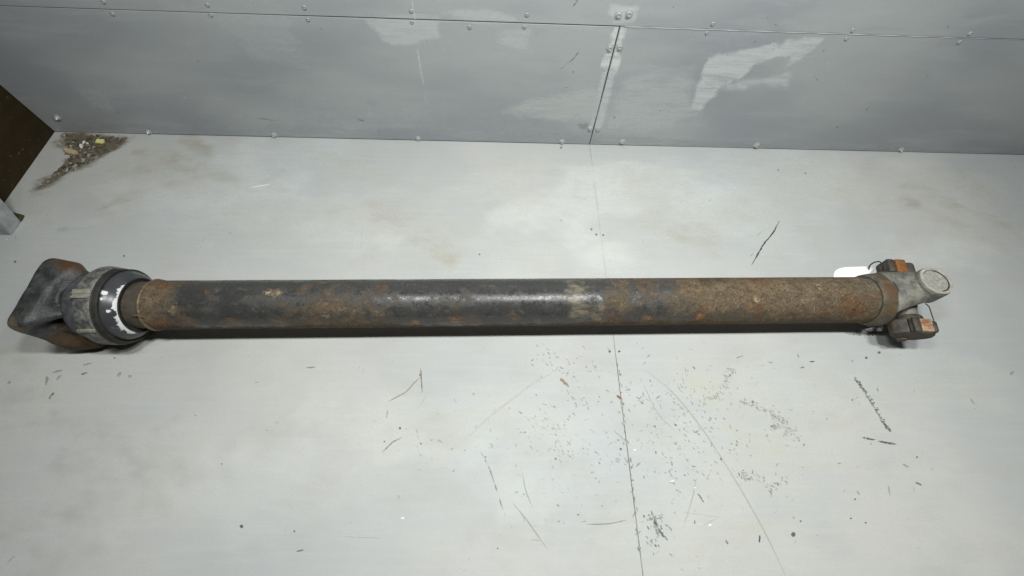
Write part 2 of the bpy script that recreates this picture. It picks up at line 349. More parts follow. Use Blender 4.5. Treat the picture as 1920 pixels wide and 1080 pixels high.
class Marks:
    """flat dry marks collected into one mesh"""
    def __init__(self, plane): self.plane = plane; self.v = []; self.f = []; self.s = []; self.c = []; self.k = 0
    def place(self, p, lift):
        return (p[0], p[1], lift) if self.plane == 'floor' else (p[0], YW-lift, p[1])
    def hit(self, x, y):
        if self.plane == 'floor': q = on_floor(x, y); return (q.x, q.y)
        q = on_wall(x, y); return (q.x, q.z)
    def lift(self): self.k += 1; return .0004 + .00001*(self.k % 60)
    def line(self, pts, wpx, col, a=1., jit=.6, taper=True, broken=0.):
        pts = [Vector((x, y, 0)) for x, y in pts]
        if len(pts) > 2: pts = spline(pts, 6)
        else: pts = [pts[0].lerp(pts[1], i/6) for i in range(7)]
        L = self.lift(); n = len(pts); i0 = len(self.v)
        for i, p in enumerate(pts):
            d = (pts[min(i+1, n-1)]-pts[max(i-1, 0)]); d.normalize(); nn = Vector((-d.y, d.x, 0))
            e = min(1, .25+4*min(i, n-1-i)/n) if taper else 1
            hw = wpx/2*e*(1+jit*(rnd.random()-.5)); off = nn*(rnd.random()-.5)*wpx*.35*jit
            st = a*(0 if rnd.random() < broken else 1)*(.75+.25*rnd.random())
            for s, kk in ((-1, .0), (-.4, 1), (.4, 1), (1, .0)):
                q = p+off+nn*hw*s; self.v.append(self.place(self.hit(q.x, q.y), L)); self.s.append(st*kk if wpx > 2.2 else st); self.c.append(col)
        for i in range(n-1):
            for j in range(3):
                b = i0+i*4+j; self.f.append((b, b+1, b+5, b+4))
    def area(self, poly, col, a=1., soft=.02, step=.006):
        P = np.array([self.hit(x, y) for x, y in poly]); lo = P.min(0)-soft; hi = P.max(0)+soft
        nx = max(4, int((hi[0]-lo[0])/step)+1); ny = max(4, int((hi[1]-lo[1])/step)+1)
        gx, gy = np.meshgrid(np.linspace(lo[0], hi[0], nx), np.linspace(lo[1], hi[1], ny)); G = np.stack([gx.ravel(), gy.ravel()], 1)
        ins = np.zeros(len(G), bool); dist = np.full(len(G), 9.)
        for A, B in zip(P, np.roll(P, -1, 0)):
            ab = B-A; tt = np.clip(((G-A)@ab)/max(ab@ab, 1e-12), 0, 1)
            dist = np.minimum(dist, np.linalg.norm(G-(A+tt[:, None]*ab), axis=1))
            c = (A[1] > G[:, 1]) != (B[1] > G[:, 1])
            with np.errstate(divide='ignore', invalid='ignore'):
                xi = (B[0]-A[0])*(G[:, 1]-A[1])/(B[1]-A[1])+A[0]
            ins ^= c & (G[:, 0] < xi)
        sd = np.where(ins, dist, -dist); am = .25*soft+.0022; ph = [rnd.uniform(0, 6) for _ in range(8)]
        sd = sd+am*sum(np.sin(G[:, 0]*f*math.cos(q)+G[:, 1]*f*math.sin(q)*1.4+q)*(60/f)**.6 for q, f in zip(ph, (28, 47, 70, 110, 160, 230, 330, 450)))*.6; s = np.clip((sd+soft)/(2*soft), 0, 1); s = s*s*(3-2*s)*a
        if self.plane == 'wall': s = s*((np.abs(G[:, 0]-XS) > .0032) | (G[:, 1] > ZS))*(np.abs(G[:, 1]-ZS) > .003)
        L = self.lift(); i0 = len(self.v)
        self.v += [self.place(g, L) for g in G]; self.s += list(s); self.c += [col]*len(G)
        S2 = s.reshape(ny, nx)
        for j in range(ny-1):
            for i in range(nx-1):
                if S2[j:j+2, i:i+2].max() > 0:
                    b = i0+j*nx+i; self.f.append((b, b+1, b+nx+1, b+nx))
    def dot(self, x, y, d, col, a=1.):
        L = self.lift(); i0 = len(self.v); e = rnd.uniform(.75, 1.1); n = 10
        for i in range(n):
            t_ = 2*math.pi*i/n; k = rnd.uniform(.85, 1.1)*d/2
            self.v.append(self.place(self.hit(x+k*math.cos(t_), y+k*e*math.sin(t_)), L)); self.s.append(a); self.c.append(col)
        self.f.append(tuple(range(i0, i0+n)))
    def stroke(self, pts, wpx, col, a=1., soft=None):
        """broad soft smear along a line"""
        pts = [Vector((x, y, 0)) for x, y in pts]; L, R = [], []
        for i, p in enumerate(pts):
            d = (pts[min(i+1, len(pts)-1)]-pts[max(i-1, 0)]).normalized(); nn = Vector((-d.y, d.x, 0))*wpx/2*(.5 if i in (0, len(pts)-1) else 1)
            L.append(tuple((p+nn)[:2])); R.append(tuple((p-nn)[:2]))
        self.area(L+R[::-1], col, a*1.15, soft if soft else wpx/1200)
    def build(self, name, mat, parent):
        me = bpy.data.meshes.new(name); me.from_pydata([tuple(p) for p in self.v], [], self.f)
        at = me.attributes.new('strength', 'FLOAT', 'POINT'); at.data.foreach_set('value', np.array(self.s, 'f'))
        ct = me.attributes.new('tint', 'FLOAT_COLOR', 'POINT'); ct.data.foreach_set('color', np.array([(*c, 1) for c in self.c], 'f').ravel())
        return tag(link(name, me, mat, parent), kind='stuff')

class Field(Marks):
    """soft stains and painted light falloff blended together in one fine sheet over the floor"""
    def __init__(self, x0, x1, y0, y1, step):
        Marks.__init__(self, 'floor'); self.nx = int((x1-x0)/step)+1; self.ny = int((y1-y0)/step)+1
        gx, gy = np.meshgrid(np.linspace(x0, x1, self.nx), np.linspace(y0, y1, self.ny)); self.G = np.stack([gx.ravel(), gy.ravel()], 1)
        self.A = np.zeros(len(self.G)); self.C = np.zeros((len(self.G), 3))
    def area(self, poly, col, a=1., soft=.02, step=None):
        P = np.array([self.hit(x, y) for x, y in poly]); lo = P.min(0)-soft*2; hi = P.max(0)+soft*2
        idx = np.nonzero(((self.G > lo) & (self.G < hi)).all(1))[0]
        if not len(idx): return
        G = self.G[idx]; ins = np.zeros(len(G), bool); dist = np.full(len(G), 9.)
        for A, B in zip(P, np.roll(P, -1, 0)):
            ab = B-A; tt = np.clip(((G-A)@ab)/max(ab@ab, 1e-12), 0, 1)
            dist = np.minimum(dist, np.linalg.norm(G-(A+tt[:, None]*ab), axis=1)); c = (A[1] > G[:, 1]) != (B[1] > G[:, 1])
            with np.errstate(divide='ignore', invalid='ignore'): xi = (B[0]-A[0])*(G[:, 1]-A[1])/(B[1]-A[1])+A[0]
            ins ^= c & (G[:, 0] < xi)
        sd = np.where(ins, dist, -dist); am = .5*soft+.002; ph = [rnd.uniform(0, 6) for _ in range(6)]
        sd = sd+am*sum(np.sin(G[:, 0]*f*math.cos(q)+G[:, 1]*f*math.sin(q)*1.4+q)*(30/f)**.6 for q, f in zip(ph, (12, 21, 34, 57, 90, 140)))*.6
        k = np.clip((sd+soft)/(2*soft), 0, 1); k = k*k*(3-2*k)*min(1, a); A0 = self.A[idx]
        An = k+A0*(1-k); self.C[idx] = (np.array(col)*k[:, None]+self.C[idx]*(A0*(1-k))[:, None])/np.maximum(An, 1e-6)[:, None]; self.A[idx] = An
    def build(self, name, mat, parent):
        self.v = [(x, y, .00035) for x, y in self.G]; self.s = list(self.A); self.c = [tuple(c) for c in self.C]; n = self.nx
        Q = self.A.reshape(self.ny, n); M = np.maximum(np.maximum(Q[:-1, :-1], Q[1:, :-1]), np.maximum(Q[:-1, 1:], Q[1:, 1:]))
        self.f = [(j*n+i, j*n+i+1, (j+1)*n+i+1, (j+1)*n+i) for j, i in zip(*np.nonzero(M > .004))]
        return Marks.build(self, name, mat, parent)

# ================================================================== SETTING
# floor: dark underlay with two painted sheets and a real joint between them
bm = bmesh.new(); box(bm, -3.2, 3.4, -2.2, YW+.004, -.03, -.0025)
floor = tag(from_bm('floor', bm, UNDER), kind='structure')
def sheet(name, outline, parent, mat, thick=.0024, plane='floor', bev=.0008):
    bm = bmesh.new()
    if plane == 'floor': vs = [bm.verts.new((x, y, 0)) for x, y in outline]; d = Vector((0, 0, -thick))
    else: vs = [bm.verts.new((x, YW, z)) for x, z in outline]; d = Vector((0, thick+.0036, 0))
    f = bm.faces.new(vs); r = bmesh.ops.extrude_face_region(bm, geom=[f])
    bmesh.ops.translate(bm, verts=[v for v in r['geom'] if isinstance(v, bmesh.types.BMVert)], vec=d)
    bmesh.ops.bevel(bm, geom=[e for e in bm.edges if e.calc_length() > .02], offset=bev, segments=2, affect='EDGES')
    return from_bm(name, bm, mat, parent)
def seam_x(y): return XS
g = [(-2.1, .0013), (-.1, .0012), (.3, .0009), (.42, .00025), (YW, .0001)]
sheet('floor_panel', [(-3.1, -2.1)]+[(XS-w_, y) for y, w_ in g]+[(XL-.02, YW), (XL-.02, .2), (-3.1, .2)], floor, FLOOR, bev=.0005)
sheet('floor_panel', [(XS+w_*.6, y) for y, w_ in g][::-1]+[(XS+w_, -2.1) for w_ in (.0022,)]+[(3.3, -2.1), (3.3, YW)], floor, FLOOR, bev=.0005)

# wall: backing board, one long upper panel and two lower panels
bm = bmesh.new(); box(bm, XL-.02, 3.4, YW+.0062, YW+.03, 0, 1.0)
wall = tag(from_bm('panel_wall', bm, BACK), 'grey painted panel wall with screwed joints behind the shaft', 'wall')
sheet('wall_panel', [(XL, .0010), (XS-.0016, .0010), (XS-.0016, ZS-.0018), (XL, ZS-.0004)], wall, WALL, plane='wall')
sheet('wall_panel', [(XS+.0014, .0008), (3.35, .0008), (3.35, ZS-.0006), (XS+.0014, ZS-.0014)], wall, WALL, plane='wall')
sheet('wall_panel', [(XL, ZS+.0006), (-.6, ZS+.0006), (-.4, ZS+.0014), (XS, ZS+.0016), (XS+.01, ZS+.0004), (3.35, ZS+.0004), (3.35, .98), (XL, .98)], wall, WALL, plane='wall')
# ridge of dried filler along the right half of the upper joint
bm = bmesh.new(); pts = [(XS+.012+i*.03, YW-.0006, ZS-.0004+.00015*math.sin(i*1.7)) for i in range(42)]
tube_path(bm, pts, [(.0009+.0003*math.sin(i*2.3))*(1 if i < 25 else max(.15, 1-(i-25)/17)) for i in range(42)], 6)
from_bm('filler_bead', bm, plain('filler', (.62, .64, .62), .5, 0, .1, 200), wall, True)

# hex flange screws and small rivets
bm = bmesh.new()
n = 24
prof = [(0, .0098), (.0014, .0095), (.0022, .0080), (.0026, .0066)]
sweep(bm, [[Vector((r*math.cos(a), -z, r*math.sin(a))) for a in (2*math.pi*i/n for i in range(n))] for z, r in prof])
hexr = lambda a, r: r*math.cos(math.pi/6)/math.cos((a % (math.pi/3))-math.pi/6)
pr = [(.0024, 1, .0062), (.0062, 1, .0061), (.0074, .5, .0052), (.0076, .2, .0038), (.0060, 0, .0030), (.0058, 0, .001)]
sweep(bm, [[Vector((rr*math.cos(a), -z, rr*math.sin(a))) for a in (2*math.pi*i/n for i in range(n)) for rr in (hexr(a, r)*h+r*(1-h),)] for z, h, r in pr])
screw0 = from_bm('screw', bm, SCREW, wall, True, 35)
bm = bmesh.new()
pr = [(0, .0052), (.0010, .0050), (.0022, .0038), (.0025, .0024), (.0012, .0016), (.0008, .0006)]
sweep(bm, [[Vector((r*math.cos(a), -z, r*math.sin(a))) for a in (2*math.pi*i/16 for i in range(16))] for z, r in pr])
rivet0 = from_bm('rivet', bm, plain('rivet_paint', (.36, .38, .385), .45, .1, .25, 300, .1, .4), wall, True, 50)
def scatter(o0, lst, sc=1.):
    for i, (px, py) in enumerate(lst):
        p = on_wall(px, py, YW-.003); o = o0 if i == 0 else o0.copy()
        if i: C.objects.link(o); o.parent = wall
        k = sc*rnd.uniform(.92, 1.08)
        o.location = (p.x, YW-.0002, max(p.z, .0098*k)); o.rotation_euler = (rnd.uniform(-.06, .06), rnd.uniform(0, 6), rnd.uniform(-.06, .06)); o.scale = (k,)*3
scatter(screw0, [(278, 248), (515, 256), (784, 261), (1054, 266), (1167, 266), (1419, 273), (1690, 281), (1107, 241), (1121, 241), (1144, 90), (1162, 88), (1160, 28), (1180, 26), (107, 221)])
scatter(rivet0, [(388, 10), (570, 15), (771, 22), (988, 29), (1337, 46), (210, 27), (395, 29), (577, 38), (772, 43), (880, 52), (983, 52), (1326, 63), (1600, 58), (1588, 74), (1820, 64), (1800, 80), (193, 4)])

# marks on the wall
wp = Marks('wall'); pale = (.62, .65, .64); dk = (.185, .2, .205)
wp.area([(1290, 206), (1314, 209), (1350, 158), (1392, 146), (1420, 118), (1480, 100), (1455, 80), (1400, 92), (1330, 110), (1310, 150)], pale, .85, .006, .003)
wp.area([(1345, 165), (1395, 150), (1480, 140), (1478, 165), (1420, 158)], pale, .6, .012, .004)
wp.area([(1452, 102), (1475, 75), (1540, 74), (1520, 95), (1500, 118), (1470, 128), (1485, 104)], pale, .8, .006, .003)
wp.area([(1152, 48), (1176, 50), (1160, 100), (1156, 130), (1148, 128), (1130, 120), (1142, 80)], (0.710, 0.752, 0.725), .85, .006, .003)
wp.area([(1135, 130), (1160, 128), (1138, 210), (1122, 245), (1112, 240)], pale, .6, .008, .003)
wp.area([(1148, 14), (1190, 14), (1184, 42), (1152, 42)], pale, .6, .01, .003)
wp.area([(690, 40), (770, 32), (822, 40), (822, 66), (765, 80), (735, 80), (705, 60)], (0.547, 0.580, 0.573), .8, .008, .003)
wp.area([(815, 22), (880, 18), (960, 34), (900, 38)], (0.520, 0.547, 0.547), .8, .01, .004)
wp.area([(930, 58), (990, 60), (985, 86), (945, 80)], (0.505, 0.533, 0.526), .7, .012, .004)
wp.area([(945, 208), (1000, 185), (1120, 170), (1130, 225), (1030, 222)], (0.492, 0.513, 0.498), .75, .015, .005)
wp.area([(1180, 140), (1290, 130), (1300, 215), (1250, 240), (1150, 235)], (0.505, 0.533, 0.520), .6, .03, .006)
wp.area([(430, 40), (540, 45), (560, 110), (470, 100)], (0.410, 0.437, 0.437), .7, .03, .006)
wp.area([(150, 168), (180, 170), (205, 200), (190, 205)], (0.410, 0.451, 0.458), .8, .015, .004)
wp.area([(110, 232), (480, 240), (530, 225), (700, 245), (1040, 252), (1060, 262), (120, 246)], (0.273, 0.287, 0.315), 0.30, .010, .005)  # darker band along the wall foot, left part
wp.area([(1060, 262), (1110, 250), (1240, 255), (1400, 268), (1900, 285), (1900, 290), (1060, 268)], (0.260, 0.267, 0.267), 0.35, .008, .005)  # darker band along the wall foot, right part
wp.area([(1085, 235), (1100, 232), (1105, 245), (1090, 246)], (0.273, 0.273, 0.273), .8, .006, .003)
wp.area([(530, 180), (640, 190), (1000, 220), (1000, 245), (600, 235)], (0.308, 0.328, 0.348), 0.30, .03, .006)  # broad darker band across the lower wall
wp.build('brushed_patches_and_bands', BRUSH, wall)
ws = Marks('wall'); blk = (.05, .052, .055); wht = (.62, .65, .64)
ws.line([(1085, 97), (1080, 104), (1073, 112), (1066, 117)], 2.6, blk, .8); ws.line([(1066, 117), (1058, 124), (1050, 130)], 2, (.12, .12, .12), .5)
ws.line([(1084, -2), (1078, 7), (1074, 12)], 4, blk, .95)
ws.line([(772, -2), (775, 18), (779, 40)], 3, wht, .9); ws.line([(782, 90), (788, 125), (796, 165)], 3.2, wht, .95); ws.line([(797, 180), (800, 195)], 2.5, wht, .5)
ws.line([(692, 208), (690, 224)], 3, wht, .35)
ws.line([(485, 222), (520, 226)], 2.5, blk, .6); ws.line([(340, 180), (350, 185)], 3, wht, .4)
ws.line([(1055, 165), (1072, 162)], 2, (.14, .14, .14), .4); ws.line([(1623, 207), (1630, 200)], 3, blk, .7); ws.line([(1567, 240), (1572, 237)], 4, blk, .7)
ws.line([(1150, 222), (1154, 218)], 3.5, blk, .7); ws.line([(1530, 145), (1533, 152)], 3, blk, .5); ws.line([(1735, 145), (1742, 139)], 3, blk, .4)
ws.line([(340, 10), (345, 17)], 2, wht, .6); ws.line([(670, 224), (685, 227)], 3.4, blk, .6); ws.line([(455, 260), (472, 260)], 3, blk, .6)
for k in range(70):
    x, y = rnd.uniform(150, 1900), rnd.uniform(4, 250)
    a = rnd.uniform(0, 3.14); l = rnd.uniform(1.5, 5)
    ws.line([(x, y), (x+l*math.cos(a), y+l*math.sin(a))], rnd.uniform(1.6, 3), blk if rnd.random() < .65 else wht, rnd.uniform(.25, .7))
ws.build('wall_scratches', WSOLID, wall)

# marks on the floor
st = Field(-1.42, 2.4, -.16, YW-.001, .008); brn = (.29, .255, .195); olive = (.37, .35, .26); grey = (.33, .34, .335)
st.stroke([(345, 262), (375, 280), (405, 294)], 18, brn, .6); st.stroke([(300, 300), (370, 306), (430, 325), (450, 345)], 26, brn, .42)
st.stroke([(270, 310), (250, 355), (215, 370)], 22, brn, .28); st.stroke([(380, 385), (440, 365), (530, 352)], 14, brn, .35)
st.stroke([(285, 345), (330, 350), (300, 330)], 30, brn, .3); st.stroke([(180, 395), (290, 352)], 10, brn, .45); st.stroke([(110, 430), (180, 425)], 8, grey, .5)
st.stroke([(450, 345), (510, 350)], 12, (.62, .63, .63), .7); st.stroke([(640, 310), (700, 300)], 10, grey, .35)
st.stroke([(785, 455), (820, 478), (850, 505)], 22, olive, .62); st.stroke([(780, 395), (840, 408), (900, 425)], 16, olive, .4)
st.stroke([(700, 400), (790, 420), (850, 460)], 40, olive, .25); st.stroke([(600, 320), (720, 345)], 30, grey, .22)
st.area([(1190, 330), (1240, 380), (1300, 430), (1340, 470), (1280, 470), (1210, 420)], olive, .3, .03, .012)
st.stroke([(1680, 345), (1730, 350), (1790, 385)], 22, brn, .38); st.stroke([(1800, 335), (1850, 365), (1890, 410)], 34, brn, .30); st.stroke([(1690, 380), (1720, 385)], 16, brn, .35)
st.stroke([(1790, 385), (1860, 410), (1910, 440)], 14, brn, .3); st.stroke([(1650, 440), (1700, 450)], 20, grey, .25)
st.area([(1290, 700), (1440, 740), (1520, 820), (1480, 930), (1380, 900), (1330, 800)], (.44, .42, .29), 0.330, .06, .014)
st.area([(1380, 960), (1700, 980), (1720, 1080), (1400, 1090)], (.44, .42, .31), 0.240, .08, .016)
st.area([(1480, 640), (1570, 640), (1600, 760), (1640, 880), (1600, 900), (1560, 780)], (.43, .41, .31), 0.192, .03, .014)
st.area([(900, 870), (1000, 890), (990, 960), (920, 950)], (.60, .65, .66), 0.330, .05, .012); st.area([(730, 770), (800, 780), (780, 830), (720, 820)], (.60, .65, .65), 0.300, .05, .012)
st.area([(860, 740), (960, 780), (940, 830), (880, 810)], (.66, .66, .63), 0.300, .05, .012)
st.area([(0, 700), (230, 720), (170, 860), (60, 900), (0, 880)], (.38, .37, .345), 0.210, .08, .016); st.area([(200, 860), (330, 880), (260, 1080), (60, 1080)], (.42, .40, .375), 0.180, .08, .016)
st.area([(280, 290), (620, 270), (620, 420), (320, 440)], (.44, .50, .545), 0.300, .09, .016); st.area([(60, 380), (300, 420), (280, 500), (20, 480)], (.40, .44, .46), 0.240, .08, .016)
st.area([(1280, 300), (1560, 310), (1540, 420), (1300, 400)], (.50, .545, .57), 0.300, .09, .016)
st.stroke([(150, 950), (210, 930)], 5, grey, .3); st.stroke([(120, 845), (165, 838), (205, 830)], 12, grey, .5); st.stroke([(290, 805), (330, 785), (355, 780)], 9, grey, .5)
st.stroke([(325, 820), (380, 818)], 6, grey, .4); st.stroke([(95, 770), (110, 778)], 10, grey, .6)
st.stroke([(1700, 560), (1610, 640), (1660, 655)], 10, grey, .2)
for pts, wd, a in (([(250, 290), (330, 296), (420, 318), (452, 345)], 30, .42), ([(300, 330), (400, 352), (520, 345)], 26, .35), ([(210, 330), (300, 322), (360, 330)], 34, .3), ([(560, 395), (690, 405), (800, 430), (850, 470)], 40, .3),
                   ([(930, 300), (1010, 306), (1090, 330)], 24, .2), ([(600, 290), (640, 300), (720, 330)], 26, .25), ([(1160, 335), (1230, 372), (1300, 430), (1345, 470)], 34, .35), ([(1060, 360), (1150, 350)], 30, .2),
                   ([(1540, 350), (1640, 372), (1700, 362)], 30, .25), ([(1700, 380), (1800, 420), (1900, 470)], 26, .3), ([(60, 610), (20, 700)], 60, .3), ([(700, 470), (860, 490)], 40, .2), ([(1380, 420), (1480, 400)], 40, .18)):
    st.stroke(pts, wd, brn if a > .28 else olive, a, .03)
for k in range(46):                                                 # cloudy, half wiped grime all over the sheets
    x, y = rnd.uniform(0, 1920), rnd.choice((rnd.uniform(300, 480), rnd.uniform(660, 1060), rnd.uniform(660, 1060))); l = rnd.uniform(60, 190); a = rnd.uniform(-.5, .5)
    st.stroke([(x-l*math.cos(a), y-l*math.sin(a)*.6), (x, y+rnd.uniform(-12, 12)), (x+l*math.cos(a), y+l*math.sin(a)*.6)], rnd.uniform(30, 90), rnd.choice(((.44, .44, .40), (.46, .455, .41), (.43, .45, .45), (.60, .61, .59))), rnd.uniform(.2, .5), .05)
st.area([(-60, 640), (150, 700), (240, 820), (200, 1090), (-80, 1090)], (.40, .395, .375), .75, .20, .02)  # lower-left corner toned down in colour to imitate light falling off
st.build('dirt_stains_and_falloff', STAIN_FALLOFF, floor)

sc = Marks('floor'); blk = (.045, .045, .045); bwn = (.22, .18, .125); gr = (.30, .29, .27); mid = (.19, .18, .16)
def hatch(path, n, spread, ang, lo, hi, wd, cols, a0, a1):
    """many short dry touches scattered along a path"""
    P = spline([(x, y, 0) for x, y in path], 8) if len(path) > 2 else [Vector((*path[0], 0)).lerp(Vector((*path[1], 0)), i/8) for i in range(9)]
    for k in range(n):
        u = rnd.random()*(len(P)-1); i = min(int(u), len(P)-2); p = P[i].lerp(P[i+1], u-i)
        x, y = p.x+rnd.gauss(0, spread), p.y+rnd.gauss(0, spread*.7); g = ang+rnd.gauss(0, .35); l = rnd.uniform(lo, hi)
        sc.line([(x, y), (x+l*math.cos(g), y+l*math.sin(g))], rnd.uniform(wd*.6, wd*1.3), rnd.choice(cols), rnd.uniform(a0, a1), .8)
DKS = ((.085, .083, .08), (.12, .115, .11), (.17, .165, .155))
hatch([(1601, 707), (1618, 732), (1640, 766), (1656, 793), (1664, 806)], 95, 1.5, .35, 2.5, 7, 2.1, DKS, .6, 1); sc.line([(1602, 708), (1618, 732), (1640, 766), (1660, 801)], 2.2, (.15, .145, .14), .55, 1, broken=.25)
sc.line([(1617, 820), (1628, 823), (1641, 825)], 4, (.08, .078, .075), .85); sc.line([(1646, 827), (1662, 830), (1680, 833)], 4.6, (.08, .078, .075), .85)
sc.line([(1221, 958), (1228, 978), (1240, 1000), (1252, 1012)], 7, (.10, .095, .085), .7, 1); sc.line([(1212, 975), (1245, 970)], 5, mid, .6); sc.line([(1226, 985), (1236, 1006)], 7, mid, .6)
for k in range(34):
    x, y = rnd.gauss(1232, 12), rnd.gauss(988, 20); sc.line([(x, y), (x+rnd.uniform(-6, 6), y+rnd.uniform(2, 8))], rnd.uniform(1.6, 4), rnd.choice((mid, (.12, .11, .10))), rnd.uniform(.3, .9), 1)
sc.line([(893, 836), (914, 870), (930, 915), (947, 968)], 3.4, (.24, .23, .21), .8, .8, broken=.5)
GRS = (gr, (.36, .345, .31), (.34, .315, .255), mid)
for pts, n, sp in (([(1436, 762), (1452, 780), (1472, 790)], 60, 5), ([(1446, 800), (1460, 796), (1480, 806)], 44, 5), ([(1466, 812), (1486, 802), (1492, 830)], 30, 5), ([(1305, 752), (1335, 744), (1352, 730), (1362, 700)], 46, 4),
                   ([(1388, 750), (1410, 758), (1438, 768)], 40, 5), ([(1385, 886), (1404, 894), (1428, 892)], 40, 5), ([(1442, 920), (1462, 898)], 26, 4), ([(1428, 888), (1442, 928)], 16, 4), ([(1358, 692), (1374, 692), (1366, 704)], 22, 2.5),
                   ([(1280, 760), (1240, 880), (1300, 900)], 60, 24), ([(1010, 660), (1060, 690), (1140, 690)], 50, 14), ([(1020, 780), (1040, 830), (1090, 860)], 60, 22), ([(1290, 700), (1330, 860)], 60, 26)):
    hatch(pts, n, sp, .8, 2, 8, 2.0, GRS, .35, .95)
sc.line([(86, 722), (90, 705)], 7, gr, .9); sc.line([(92, 748), (102, 736)], 6, mid, .9); sc.line([(99, 699), (117, 694)], 5, gr, .9); sc.line([(106, 712), (116, 703)], 6, gr, .7)
sc.line([(152, 702), (164, 699)], 4, mid, 1); sc.line([(220, 705), (228, 699)], 8, gr, .8); sc.line([(240, 707), (247, 704)], 7, gr, .7); sc.line([(156, 685), (172, 681)], 4, gr, .9)
sc.line([(575, 690), (592, 688)], 3, mid, .8); sc.line([(556, 1034), (570, 1031)], 5, mid, .9); sc.line([(15, 1055), (28, 1042)], 5, gr, .6); sc.line([(14, 719), (20, 716)], 6, mid, .9)
for k in range(430):                                                # trampled patch in front of the shaft
    while True:
        x, y = rnd.gauss(1190, 170), rnd.gauss(790, 95)
        if 640 < y < 1075: break
    a = rnd.choice((.9, .9, 1.1, 2.4, .2, 1.4))+rnd.gauss(0, .25); l = rnd.uniform(2, 11)
    sc.line([(x, y), (x+l*math.cos(a), y+l*math.sin(a))], rnd.uniform(1.8, 4.4), rnd.choice((gr, gr, gr, (.36, .35, .32), mid, bwn)), rnd.uniform(.2, .8), .8)
for k in range(120):
    x, y = rnd.uniform(0, 1920), rnd.uniform(660, 1078) if rnd.random() < .8 else rnd.uniform(300, 480)
    a = rnd.uniform(0, 3.1); l = rnd.uniform(2, 9)
    sc.line([(x, y), (x+l*math.cos(a), y+l*math.sin(a))], rnd.uniform(1.6, 3.4), rnd.choice((gr, (.38, .37, .35))), rnd.uniform(.2, .6), .8)
for k in range(60):                                                 # grime sitting in the open joint
    y = rnd.choice((rnd.uniform(660, 1080), rnd.gauss(990, 25), rnd.gauss(755, 14), rnd.gauss(840, 40)))
    if y < 645: continue
    x = 1153+(y-640)*.118+rnd.gauss(0, 2.2); l = rnd.uniform(2, 8)
    sc.line([(x, y), (x+rnd.gauss(0, 2), y+l)], rnd.uniform(2, 4.5), rnd.choice((mid, bwn, gr)), rnd.uniform(.5, 1), .8)
sc.line([(1156, 742), (1166, 747)], 7, (.20, .12, .06), .95)
for k in range(26):                                                 # crumbs by the right-hand joint
    x, y = rnd.gauss(1632, 12), rnd.gauss(623, 5); sc.line([(x, y), (x+rnd.uniform(-3, 4), y+1)], rnd.uniform(1.6, 3.2), blk, .8)
sc.build('scuff_marks', SCUFF, floor)

fs = Marks('floor')
fs.line([(1461, 414), (1452, 432), (1445, 442), (1432, 458), (1422, 475), (1409, 498)], 3.4, blk, .95, .7); fs.line([(1429, 433), (1419, 443)], 2.4, gr, .5); fs.line([(1408, 480), (1412, 474)], 2.4, mid, .5)
fs.line([(728, 753), (745, 744), (762, 734), (775, 720), (788, 707)], 3.2, (.30, .245, .18), .9); fs.line([(789, 690), (790, 712), (792, 736)], 3, (.20, .17, .13), .9); fs.line([(727, 768), (725, 784)], 3, gr, .8)
fs.line([(717, 848), (728, 837), (738, 828), (753, 821)], 3, mid, .7); fs.line([(785, 765), (800, 740)], 4, gr, .3)
fs.line([(870, 826), (920, 780), (965, 745), (1005, 715), (1045, 694)], 6, (.40, .385, .35), .45, .4); fs.line([(1210, 694), (1260, 735), (1310, 795), (1360, 870), (1405, 945), (1445, 1020), (1474, 1082)], 4.4, (.36, .345, .31), .6, .3)
fs.line([(1203, 712), (1222, 755), (1240, 783), (1264, 806)], 3, gr, .5); fs.line([(962, 944), (990, 978), (1026, 1030)], 2.8, mid, .6); fs.line([(1100, 983), (1140, 982), (1175, 975)], 3.2, mid, .7)
fs.line([(979, 885), (986, 920), (998, 950)], 2.6, gr, .7); fs.line([(994, 1012), (1014, 1013)], 2.4, gr, .6); fs.line([(640, 1006), (715, 1009)], 2.4, gr, .5)
fs.line([(1050, 709), (1058, 717), (1067, 725)], 7, (.26, .215, .15), .95); fs.line([(1150, 806), (1174, 828)], 3.4, gr, .6); fs.line([(1307, 895), (1295, 945), (1280, 990)], 3, gr, .5)
fs.line([(1280, 960), (1350, 970)], 2.4, gr, .4); fs.line([(1310, 990), (1350, 968)], 3, gr, .4); fs.line([(1425, 1003), (1423, 1017)], 4, blk, .9); fs.line([(1360, 1012), (1365, 1020)], 3, blk, .8)
fs.line([(1308, 925), (1320, 942)], 4, mid, .8); fs.line([(1526, 742-20), (1530, 725)], 2, gr, .3); fs.line([(1716, 904), (1728, 910)], 5, mid, .85); fs.line([(1692, 870), (1704, 876)], 5, gr, .9); fs.line([(1665, 910), (1669, 930)], 3.4, gr, .7)
fs.line([(1380, 671), (1394, 667)], 3.6, gr, .9); fs.line([(1500, 690), (1508, 688)], 3.2, mid, .9); fs.line([(1518, 678), (1527, 678)], 3, blk, .9); fs.line([(1893, 702), (1901, 696)], 5, gr, .8); fs.line([(1820, 748), (1826, 757)], 5, gr, .7)
fs.line([(676, 470), (680, 415)], 2, gr, .22); fs.line([(1520, 440), (1545, 495)], 3, gr, .12); fs.line([(470, 352), (510, 345)], 2.6, (.75, .76, .76), .9)
fs.line([(1112, 335), (1122, 395)], 2, gr, .35); fs.line([(1106, 275), (1109, 300)], 2, gr, .5)
